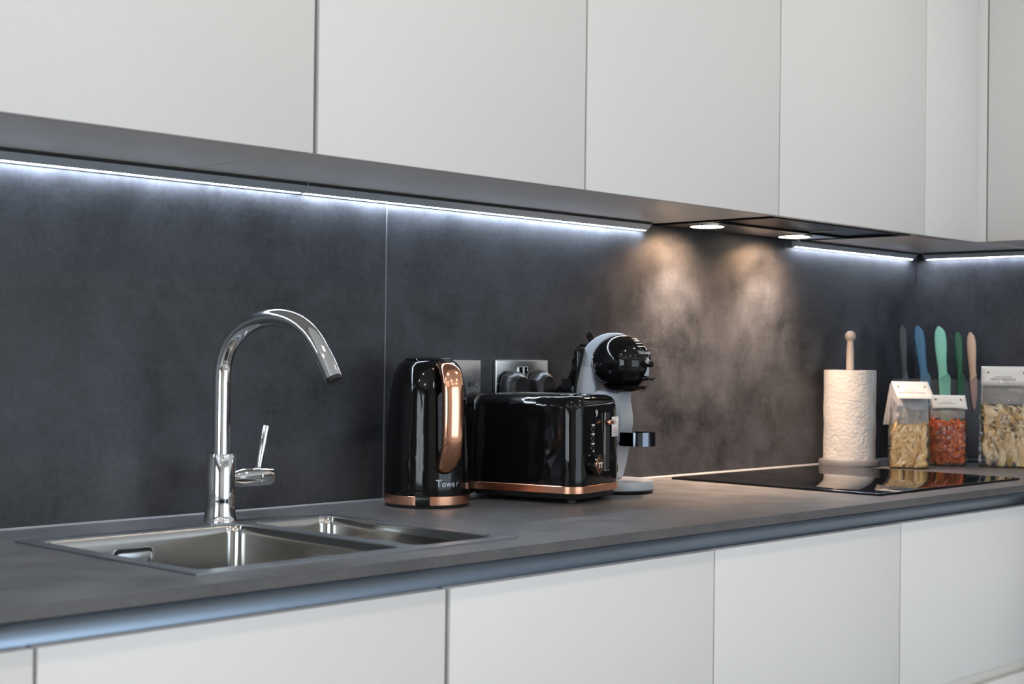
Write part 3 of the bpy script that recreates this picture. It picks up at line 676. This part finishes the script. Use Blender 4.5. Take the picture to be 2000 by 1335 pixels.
bk = [(-0.030, 0.196), (-0.074, 0.170), (-0.070, 0.13), (-0.056, 0.08), (-0.050, 0.022)]
b = B(); b.prism([p[:2] for p in spline([(a, z, 0) for a, z in fr], 4)] + bk, -0.027, 0.027, side, 0.011, 4); b.obj('stem', M['greyplastic'], cm, 50)
# grey shell ring round the head
RC = (0.0015, 0.2390)
b = B(); R = []
for i in range(45):
    a = math.radians(210 - i*222/44); t = max(0.0, min(1.0, (1.75 - a)/0.9))
    ro = 0.0725*(1-t) + 0.0690*t; hw = 0.024*(1-t) + 0.009*t; zi = 0.044
    P_ = lambda r, w_: (RC[0] + r*math.cos(a), w_, RC[1] + r*(0.965)*math.sin(a))
    R.append([P_(zi, -hw), P_(ro-0.006, -hw), P_(ro-0.001, -hw+0.004), P_(ro, -hw*0.4), P_(ro, hw*0.4), P_(ro-0.001, hw-0.004), P_(ro-0.006, hw), P_(zi, hw)])
b.loft(R); b.obj('head_shell', M['greyplastic'], cm, 50)
# flare that joins the ring's back to the stem
b = B(); b.prism([p[:2] for p in spline([(-0.0715, 0.245, 0), (-0.0712, 0.22, 0), (-0.0735, 0.19, 0), (-0.080, 0.150, 0), (-0.083, 0.10, 0)], 4)] + [(-0.045, 0.10), (-0.038, 0.150), (-0.032, 0.20), (-0.040, 0.245)], -0.0245, 0.0245, side, 0.006, 3); b.obj('neck', M['greyplastic'], cm, 50)
# black water tank behind
b = B(); b.prism([p[:2] for p in spline([(-0.062, 0.285, 0), (-0.074, 0.262, 0), (-0.078, 0.235, 0), (-0.090, 0.213, 0), (-0.104, 0.203, 0), (-0.115, 0.190, 0), (-0.121, 0.170, 0)], 4)] + [(-0.124, 0.02), (-0.078, 0.02), (-0.078, 0.18), (-0.066, 0.23), (-0.056, 0.275)], -0.040, 0.040, side, 0.008, 3); b.obj('water_tank', M['gloss'], cm, 50)
b = B(); b.tube([(-0.052, 0, 0.292), (-0.058, 0, 0.302), (-0.060, 0, 0.3085)], [0.006, 0.0065, 0.0045], 14); b.obj('locking_lever', M['gloss'], cm)
# gloss black head
b = B(); R = []; HC = (0.0120, 0.2480)
for i in range(25):
    th = PI*i/24; w_ = -0.053*math.cos(th); rr = math.sin(th)**0.72
    ring = []
    for k in range(48):
        a = 2*PI*k/48; rx = 0.0585 if math.cos(a) > 0 else 0.058; rz = 0.0580 if math.sin(a) > 0 else 0.0510
        ring.append((HC[0] + rr*rx*math.cos(a), w_, HC[1] + rr*rz*math.sin(a)))
    R.append(ring)
b.loft(R); hdb = b.obj('head', M['gloss'], cm, 60)
# gloss arc modelled as a thin chrome tube on the head's side (viewer's side is local -y)
b = B(); b.tube(spline([(HC[0]-0.040, -0.0375, 0.270), (HC[0]-0.043, -0.0395, 0.257), (HC[0]-0.041, -0.0415, 0.243), (HC[0]-0.034, -0.0455, 0.232)], 5), [0.0006]*16, 8) if False else b.tube(spline([(HC[0]-0.040, -0.0395, 0.270), (HC[0]-0.043, -0.0400, 0.257), (HC[0]-0.0405, -0.0420, 0.243), (HC[0]-0.034, -0.0455, 0.232)], 5), 0.0011, 8); b.obj('gloss_arc', M['chrome'], hdb)
# nozzle below and capsule lever in front
b = B(); b.lathe([(0.044, 0.206), (0.042, 0.2000), (0.034, 0.1945), (0.0001, 0.1935)], 36, (0.020, 0, 0)); b.obj('brew_chamber', M['gloss'], cm, 40)
b = B(); b.box(0.056, 0.0790, -0.016, 0.016, 0.2165, 0.2235, 0.0025); b.obj('capsule_handle', M['gloss'], cm)
b = B(); b.lathe([(0.006, 0.060), (0.006, 0.0765), (0.0045, 0.0785)], 16, (0, 0, 0.248), 'x'); b.obj('flow_lever', M['gloss'], cm)
# display bars, maker plaque and emblem on the front of the head: place on the ellipsoid
def on_head(el, az):
    ct = math.cos(el)
    d = Vector((ct*math.cos(az)*0.0585, ct*math.sin(az)*0.053, math.sin(el)*0.058))
    th = math.acos(max(-1, min(1, -ct*math.sin(az)))); 
    n = Vector((d.x/0.0585**2, d.y/0.053**2, d.z/0.058**2)).normalized()
    # push out to the squarish section of the head
    w_ = -d.y/0.053; rr = (1-w_*w_)**0.5 if abs(w_) < 1 else 0.01; k = (rr**0.72)/max(rr, 0.01)
    p = Vector((HC[0] + d.x*k, d.y, HC[1] + d.z*k)); xa = Vector((-math.sin(az), math.cos(az), 0))
    return p + n*0.0008, xa, n.cross(xa), n
for i, el in enumerate((0.98, 0.86, 0.74, 0.62)):
    p, xa, ya, n = on_head(el, -0.30); b = B()
    b.quad([tuple(p + xa*a + ya*c) for a, c in ((-0.008, -0.0012), (0.008, -0.0012), (0.008, 0.0012), (-0.008, 0.0012))]); b.obj('display_bar', M['print'], hdb)
p, xa, ya, n = on_head(0.38, -0.22)
b = B(); b.prism(rrect(-0.021, 0.021, -0.0055, 0.0055, 0.002, 3), -0.0035, 0.0012, lambda a, c, h: tuple(p + xa*a + ya*c + n*h), 0.0006); q = b.obj('maker_plaque', M['matblack'], hdb)
text('maker_mark', "De'Longhi", 0.0088, M['silver'], q, frame(p + n*0.0014, xa, ya), 0.0002, 0.0002)
p, xa, ya, n = on_head(0.12, -0.12)
b = B(); b.prism([(-0.009, -0.003), (-0.003, 0.006), (0.003, 0.006), (0.009, -0.003), (0.0, -0.007)], -0.003, 0.0012, lambda a, c, h: tuple(p + xa*a + ya*c + n*h)); b.obj('selector_wheel', M['silver'], hdb)
# smoked drip-tray bracket
b = B(); R = []
for i in range(29):
    a = math.radians(-118 + 236*i/28); ro, ri = 0.0400, 0.0365
    P_ = lambda r, z: (0.0450 + r*math.cos(a), r*0.95*math.sin(a), z)
    R.append([P_(ri, 0.0915), P_(ro, 0.0905), P_(ro, 0.1168), P_(ri, 0.1160)])
b.loft(R); br = b.obj('cup_bracket', M['darkchrome'], cm, 50)
b = B(); b.lathe([(0.0001, 0.0925), (0.0360, 0.0925), (0.0362, 0.0965), (0.0001, 0.0965)], 36, (0.045, 0, 0)); b.obj('drip_tray', M['gloss'], br)
b = B(); b.box(0.026, 0.0300, -0.010, 0.004, 0.040, 0.056, 0.001) if False else b.box(0.013, 0.020, -0.0282, -0.0268, 0.040, 0.054, 0.0005); b.obj('stem_slot', M['rubber'], cm)

# ------------------------------------------------------------------ hob
hb = thing('induction_hob', 'frameless black glass hob set flat on the worktop', 'hob', (0, 0, 0))
b = B(); b.prism(rrect(1.8430, 2.4560, -0.5560, -0.0530, 0.004, 3), 0.0004, 0.0046, bev=0.0012); b.obj('glass', M['hob'], hb)
for cx, cy, r in ((2.00, -0.18, 0.075), (2.00, -0.40, 0.09), (2.30, -0.18, 0.09), (2.30, -0.40, 0.075)):
    b = B(); b.lathe([(r-0.0006, 0.0048), (r, 0.0048)], 48, (cx, cy, 0), 'z', False, False); b.obj('zone_mark', M['zone'], hb)

# ------------------------------------------------------------------ kitchen roll
RXc, RYc = 2.5325, -0.0775
t = thing('paper_towel_holder', 'upright taupe wooden kitchen roll holder with a ball knob beside the hob', 'holder', (RXc, RYc, 0))
b = B(); b.lathe([(0.0001, 0.0), (0.071, 0.0), (0.0743, 0.003), (0.0748, 0.0115), (0.073, 0.0155), (0.0001, 0.0160)], 56); b.obj('base', M['holderbase'], t, 40)
b = B(); b.lathe([(0.0095, 0.016), (0.0095, 0.275), (0.0075, 0.309)], 24); b.obj('post', M['holder'], t)
b = B(); b.lathe([(0.0001, 0.3055)] + [(0.0135*math.sin(k*PI/14), 0.319 - 0.0135*math.cos(k*PI/14)) for k in range(1, 14)] + [(0.0001, 0.3325)], 24); b.obj('knob', M['holder'], t, 60)
t = thing('paper_towel_roll', 'white embossed kitchen paper roll standing on its holder', 'paper roll', (RXc, RYc, 0.0165))
b = B(); R = []
for z in [0.0] + [0.022*k for k in range(1, 10)] + [0.2195]:
    R.append([((0.0632 + 0.0006*math.sin(3*a + z*60) + 0.0004*math.sin(9*a - z*95))*math.cos(a), (0.0632 + 0.0006*math.sin(3*a + z*60) + 0.0004*math.sin(9*a - z*95))*math.sin(a), z) for a in [2*PI*k/72 for k in range(72)]])
inner = [[(0.021*math.cos(a), 0.021*math.sin(a), z) for a in [2*PI*k/72 for k in range(72)]] for z in (0.2195, 0.0)]
b.loft(R + inner, False, False); b.obj('paper', M['paper'], t, 50)
b = B(); b.lathe([(0.0208, 0.0005), (0.0208, 0.219), (0.0195, 0.219), (0.0195, 0.0005)], 32, cap0=False, cap1=False); b.obj('core', mat('cardboard', (0.42, 0.32, 0.22), 0.8), t)
b = B(); R = []
for z in (0.001, 0.2185): R.append([((0.0640)*math.cos(a), 0.0640*math.sin(a), z) for a in [-1.35 - 0.02*k for k in range(6)]])
b.loft(R, False, False, False); o = b.obj('loose_edge', M['paper'], t)

# ------------------------------------------------------------------ knives on a magnetic stand
NA = math.atan2(-0.18, 0.18)            # stand runs from back-left to front-right across the corner
sa = Vector((2.785, -0.047, 0)); sb = Vector((2.958, -0.220, 0)); mid = (sa+sb)/2; hl = (sb-sa).length/2 - 0.006
st = thing('knife_stand', 'low dark upright magnetic knife stand in the corner behind the pasta bags', 'knife stand', (mid.x, mid.y, 0), NA)
b = B(); b.box(-hl, hl, -0.006, 0.006, 0.010, 0.213, 0.002); b.obj('board', lacquer('dark_stand_board', (0.026, 0.026, 0.032), 0.45), st)
b = B(); b.box(-hl, hl, -0.045, 0.030, 0.0, 0.010, 0.002); b.obj('foot', M['matblack'], st)
def make_knife(x, ztop, zsh, ztip, hw, bw, col, bcol, lab, lean, flip=1):
    t = thing('kitchen_knife', lab, 'knife', (mid.x + math.cos(NA)*x, mid.y + math.sin(NA)*x, 0), NA, 'coloured knives on the stand')
    L_ = ztop - zsh
    def sec(u): # half widths left/right of the handle axis against u = 0 (bolster) .. 1 (butt)
        prof = [(0, 0.72, 0.95), (0.08, 0.72, 0.72), (0.3, 0.86, 0.75), (0.55, 1.0, 0.95), (0.75, 1.0, 1.0), (0.9, 0.82, 0.80), (0.97, 0.55, 0.35), (1.0, 0.30, -0.05)]
        for (u0, a0, c0), (u1, a1, c1) in zip(prof, prof[1:]):
            if u <= u1: k = (u-u0)/(u1-u0); return a0+(a1-a0)*k, c0+(c1-c0)*k
        return prof[-1][1:]
    b = B(); R = []
    for i in range(21):
        u = i/20; l_, r_ = sec(u); z = zsh + L_*u; xo = -lean*(u)
        xl, xr = xo - hw*l_, xo + hw*r_; cx = (xl+xr)/2; rx = max((xr-xl)/2, 0.0015); th = 0.0075*(0.6 + 0.4*math.sin(PI*min(1, u*1.1)))
        tilt = 0.008 if i == 0 else 0
        R.append([(cx + rx*math.cos(2*PI*k/16), -0.0150 + th*math.sin(2*PI*k/16), z + tilt*(math.cos(2*PI*k/16)) ) for k in range(16)])
    b.loft(R); b.obj('handle', col, t, 60)
    # blade: spine at left, edge at right, point below
    bl = [(-hw*0.60, zsh - 0.0005 - 0.004), (bw*1.0, zsh - 0.001 + 0.006), (bw*1.25, zsh - 0.006), (bw*1.22, ztip + (zsh-ztip)*0.45), (bw*0.95, ztip + (zsh-ztip)*0.16), (bw*0.45, ztip), (-hw*0.05, ztip + (zsh-ztip)*0.30)]
    b = B(); b.prism(bl, -0.0085, -0.0068, side_, 0.0003, 1); b.obj('blade', bcol, t, 30)
side_ = lambda a, z, h: (a, h, z)
kcols = [((0.035, 0.035, 0.040), (0.020, 0.020, 0.023)), ((0.045, 0.145, 0.25), (0.020, 0.115, 0.19)), ((0.26, 0.62, 0.45), (0.24, 0.56, 0.41)), ((0.014, 0.110, 0.045), (0.012, 0.100, 0.042)), ((0.62, 0.40, 0.275), (0.36, 0.20, 0.165))]
make_knife(-0.0900, 0.352, 0.222, 0.080, 0.0115, 0.010, knife('black_handle', kcols[0][0]), knife('black_blade', kcols[0][1], 0.3), 'black-handled knife, leftmost on the stand', 0.006)
make_knife(-0.0390, 0.352, 0.224, 0.060, 0.0140, 0.016, knife('blue_handle', kcols[1][0]), knife('blue_blade', kcols[1][1], 0.3), 'blue knife between the black and the mint green ones', 0.016)
make_knife(0.0110, 0.351, 0.222, 0.040, 0.0155, 0.018, knife('mint_handle', kcols[2][0]), knife('mint_blade', kcols[2][1], 0.3), 'mint green knife with a wide blade, middle of the stand', 0.010)
make_knife(0.0560, 0.338, 0.222, 0.090, 0.0105, 0.012, knife('green_handle', kcols[3][0]), knife('green_blade', kcols[3][1], 0.3), 'dark green knife right of the mint green one', 0.007)
make_knife(0.0900, 0.337, 0.220, 0.130, 0.0118, 0.0105, knife('peach_handle', kcols[4][0]), knife('peach_blade', kcols[4][1], 0.3), 'peach-handled small knife, rightmost, with its tip showing', 0.007)

# ------------------------------------------------------------------ pasta bags
def bag(loc, rz, W, D, zfill, ztop, lab):
    t = thing('pasta_bag', lab, 'pasta bag', loc, rz, 'clear bags of dried pasta with white card tops')
    b = B(); R = []
    rnd = random.Random(int(loc[0]*1000)); N_ = 28
    for z in [0.0, 0.004, 0.012] + [zfill*k/6 for k in range(1, 7)] + [zfill + (ztop-zfill)*k/5 for k in range(1, 6)]:
        t_ = max(0, (z-zfill)/(ztop-zfill)); hw = W/2*(1 - 0.10*t_) + (0.002 if 0.01 < z < zfill else 0); hd = D/2*(1-t_)**1.2 + 0.0022
        if z == 0.0: hw, hd = hw*0.92, hd*0.90
        ring = []
        for k in range(N_):
            a = 2*PI*k/N_; c, s = math.cos(a), math.sin(a); e = 0.42
            x = hw*math.copysign(abs(c)**e, c); y = hd*math.copysign(abs(s)**e, s)
            q = 0.0018*rnd.uniform(-1, 1)*(1 if z > 0.005 else 0)*(1-0.7*t_)
            ring.append((x + q*c, y + q*s, z + 0.0003))
        R.append(ring)
    b.loft(R, True, False); b.obj('film', M['film'], t, 60)
    return t
def header(t, W, ztop, drop, flare, lean, lines, sag=0.0, back=True):
    """folded card clipped over the top of the bag: front flap, back flap, two eyelets and a line of small print"""
    x0, x1 = -W/2, W/2
    front = lambda a, v: (a + lean*v, -0.0035 - flare*v, ztop - drop*v + sag*math.sin(PI*(a-x0)/(x1-x0))*v)
    b = B(); G = []
    for i in range(9):
        a = x0 + (x1-x0)*i/8; G.append([front(a, v) for v in (0, 0.25, 0.5, 0.75, 1.0)])
    b.loft(G, False, False, False); c = b.obj('header_card', M['card'], t, 60); s = c.modifiers.new('thickness', 'SOLIDIFY'); s.thickness = 0.0006; s.offset = 0
    b = B(); b.loft([[(a, -0.0035, ztop), (a, 0.0, ztop+0.0012), (a, 0.0035, ztop), (a - 0.2*lean, 0.0038 + 0.25*flare, ztop - drop*0.9)] for a in (x0, 0, x1)], False, False, False); o = b.obj('card_back', M['card'], c, 60)
    for a in (x0 + W*0.14, x1 - W*0.14):
        p = Vector(front(a, 0.30)); n = Vector((0, -drop, -flare)).normalized()
        b = B(); b.lathe([(0.0001, -0.0014), (0.0016, -0.0014), (0.0026, -0.0008), (0.0030, 0.0)], 14, (0, 0, 0), 'y'); e = b.obj('eyelet', M['brass'], c); e.location = p + n*0.0004
        b = B(); b.lathe([(0.0001, -0.0017), (0.0012, -0.0017)], 10, (0, 0, 0), 'y', cap1=False); e2 = b.obj('eyelet_hole', M['rubber'], c); e2.location = p + n*0.0004
    p = Vector(front(x0 + W*0.17, 0.60)); ya = (Vector(front(0, 0)) - Vector(front(0, 1))).normalized()
    for k, (txt, sz, mm) in enumerate(lines):
        q = Vector(front(x0 + W*0.44, 0.52 + 0.13*k)) + Vector((0, -0.0008, -0.0002))
        text('card_print', txt, sz, M[mm], c, frame(q, (1, 0, 0), ya), 0.00005, 0.00012)
def penne_mesh():
    b = B(); R = []
    for u, sh in ((-1, 0.6), (1, 0.6)):
        R.append([(0.0050*math.cos(2*PI*k/10), 0.0050*math.sin(2*PI*k/10), u*0.0180 + 0.0035*math.cos(2*PI*k/10)) for k in range(10)])
    R = [R[0], R[1], [(p[0]*0.62, p[1]*0.62, p[2]) for p in R[1]], [(p[0]*0.62, p[1]*0.62, p[2]-0.010) for p in R[1]]]
    b.loft(R, True, True); return b
def fusilli_mesh():
    b = B(); R = []
    for i in range(11):
        u = -1 + 2*i/10; a0 = u*3.6
        R.append([((0.0062 if k % 3 == 0 else 0.0022)*math.cos(a0 + 2*PI*k/9), (0.0062 if k % 3 == 0 else 0.0022)*math.sin(a0 + 2*PI*k/9), u*0.013) for k in range(9)])
    b.loft(R); return b
def ribbon_mesh(w_, l_, curl):
    b = B(); R = []
    for i in range(13):
        u = -1 + 2*i/12; z = 0.010*math.sin(curl*u) ; y = l_*math.sin(u*1.15)
        ww = w_*(1 - 0.55*u*u)
        R.append([(-ww, y, z), (-ww*0.4, y, z+0.003), (ww*0.4, y, z+0.003), (ww, y, z), (ww*0.4, y, z+0.0014), (-ww*0.4, y, z+0.0014)])
    b.loft(R); return b
def fill(t, proto, W, D, z0, z1, n, seed, orient, rad):
    rnd = random.Random(seed); pts = []; first = True; tries = 0
    while len(pts) < n and tries < 20000:
        tries += 1
        # favour the outside of the bag: that is where pieces are seen
        p = Vector((rnd.uniform(-W/2+rad, W/2-rad), rnd.uniform(-D/2+rad, D/2-rad), rnd.uniform(z0+rad, z1)))
        if rnd.random() < 0.55:
            if rnd.random() < 0.6: p.y = -D/2 + rad*rnd.uniform(0.9, 1.5)
            else: p.x = math.copysign(W/2 - rad*rnd.uniform(0.9, 1.4), p.x)
        if any((p-q).length < rad*0.95 for q in pts): continue
        e = orient(rnd, p); rm = Euler(e).to_matrix(); vs = [rm @ v.co for v in proto.data.vertices]
        for ax, lo, hi in ((0, -W/2, W/2), (1, -D/2, D/2), (2, 0.0015, 9)):
            a0 = min(v[ax] for v in vs); a1 = max(v[ax] for v in vs)
            p[ax] = max(lo - a0, min(hi - a1, p[ax]))
        pts.append(p)
        if first: proto.location = p; proto.rotation_euler = e; proto.parent = t; first = False
        else: dup(proto, t, p, e)
    return pts
FR = math.atan2(-0.878, 0.48)
t1 = bag((2.5745, -0.2170, 0), FR, 0.094, 0.062, 0.108, 0.190, 'clear bag of pale penne pasta under a tilted card, nearest the kitchen roll')
pn = penne_mesh().obj('penne', M['penne'], None, 50)
def o1(r, p): return (r.uniform(-0.5, 0.5), r.choice((0.15, 0.35, 0.6, 1.1, -0.3)) + r.uniform(-0.25, 0.25), r.uniform(0, 6.28))
fill(t1, pn, 0.090, 0.058, 0.001, 0.101, 165, 3, lambda r, p: (r.uniform(-0.3, 0.3) + (0 if p.z > 0.05 else r.choice((0.2, -0.3))), r.choice((0.1, 0.25, 0.5, 0.9, -0.6)) + r.uniform(-0.2, 0.2), 0), 0.0085)
header(t1, 0.086, 0.2090, 0.0395, 0.034, 0.016, (('pasta penne', 0.0058, 'palegreyprint'), ('PENNE RIGATE DI GRANO', 0.0054, 'greyprint'), ('500 g', 0.004, 'palegreyprint')))
b = B(); R = [[(-0.046, 0.002, 0.205), (-0.062, 0.004, 0.104), ], [(-0.020, -0.004, 0.205), (-0.026, -0.024, 0.106)], [(0.042, -0.002, 0.205), (0.045, -0.026, 0.108)]]
b.loft(R, False, False, False); o = b.obj('film_gusset', M['fog'], t1, 60); s = o.modifiers.new('thickness', 'SOLIDIFY'); s.thickness = 0.0003
t2 = bag((2.7464, -0.2285, 0), FR, 0.092, 0.062, 0.112, 0.158, 'clear bag of orange-red pasta in the middle of the three')
fz = fusilli_mesh().obj('fusilli', M['red'], None, 50)
fill(t2, fz, 0.088, 0.058, 0.001, 0.108, 190, 5, lambda r, p: (r.uniform(0, 3.1), r.uniform(0, 3.1), r.uniform(0, 3.1)), 0.0075)
header(t2, 0.084, 0.1740, 0.0330, 0.010, 0.006, (('pasta rossa', 0.0052, 'palegreyprint'), ('FUSILLI AL POMODORO', 0.0045, 'palegreyprint')), 0.003)
b = B(); b.loft([[(a, -0.004, 0.146), (a*1.02, -0.016, 0.118)] for a in (-0.042, 0.0, 0.042)], False, False, False); o = b.obj('film_gusset', M['fog'], t2, 60); s = o.modifiers.new('thickness', 'SOLIDIFY'); s.thickness = 0.0003
t3 = bag((2.8138, -0.3500, 0), FR, 0.122, 0.070, 0.150, 0.232, 'large clear bag of curled ribbon pasta at the right edge')
protos = [ribbon_mesh(0.0075, 0.024, 2.2).obj('pasta_ribbon', M['nest'], None, 60), ribbon_mesh(0.0085, 0.021, 1.4).obj('pasta_ribbon', M['nest'], None, 60)]
fill(t3, protos[0], 0.116, 0.066, 0.004, 0.140, 75, 11, lambda r, p: (r.uniform(1.1, 2.0), r.uniform(-0.35, 0.35), r.uniform(-0.5, 0.5)) if p.z < 0.07 else (r.uniform(-0.4, 1.6), r.uniform(-0.9, 0.9), r.uniform(-1.2, 1.2)), 0.0125)
fill(t3, protos[1], 0.116, 0.066, 0.004, 0.146, 60, 12, lambda r, p: (r.uniform(1.0, 1.9), r.uniform(-0.5, 0.2), r.uniform(-0.5, 0.5)) if p.z < 0.07 else (r.uniform(-0.5, 0.8), r.uniform(-0.6, 0.6), r.uniform(0.4, 2.4)), 0.0125)
header(t3, 0.117, 0.2480, 0.0475, 0.006, 0.001, (('pasta artigianale', 0.0062, 'palegreyprint'), ('NIDI DI TAGLIATELLE', 0.0062, 'greyprint')))
b = B(); b.loft([[(a, -0.0045, 0.204), (a*1.04, -0.028, 0.156)] for a in (-0.058, 0.0, 0.058)], False, False, False); o = b.obj('film_gusset', M['fog'], t3, 60); s = o.modifiers.new('thickness', 'SOLIDIFY'); s.thickness = 0.0003
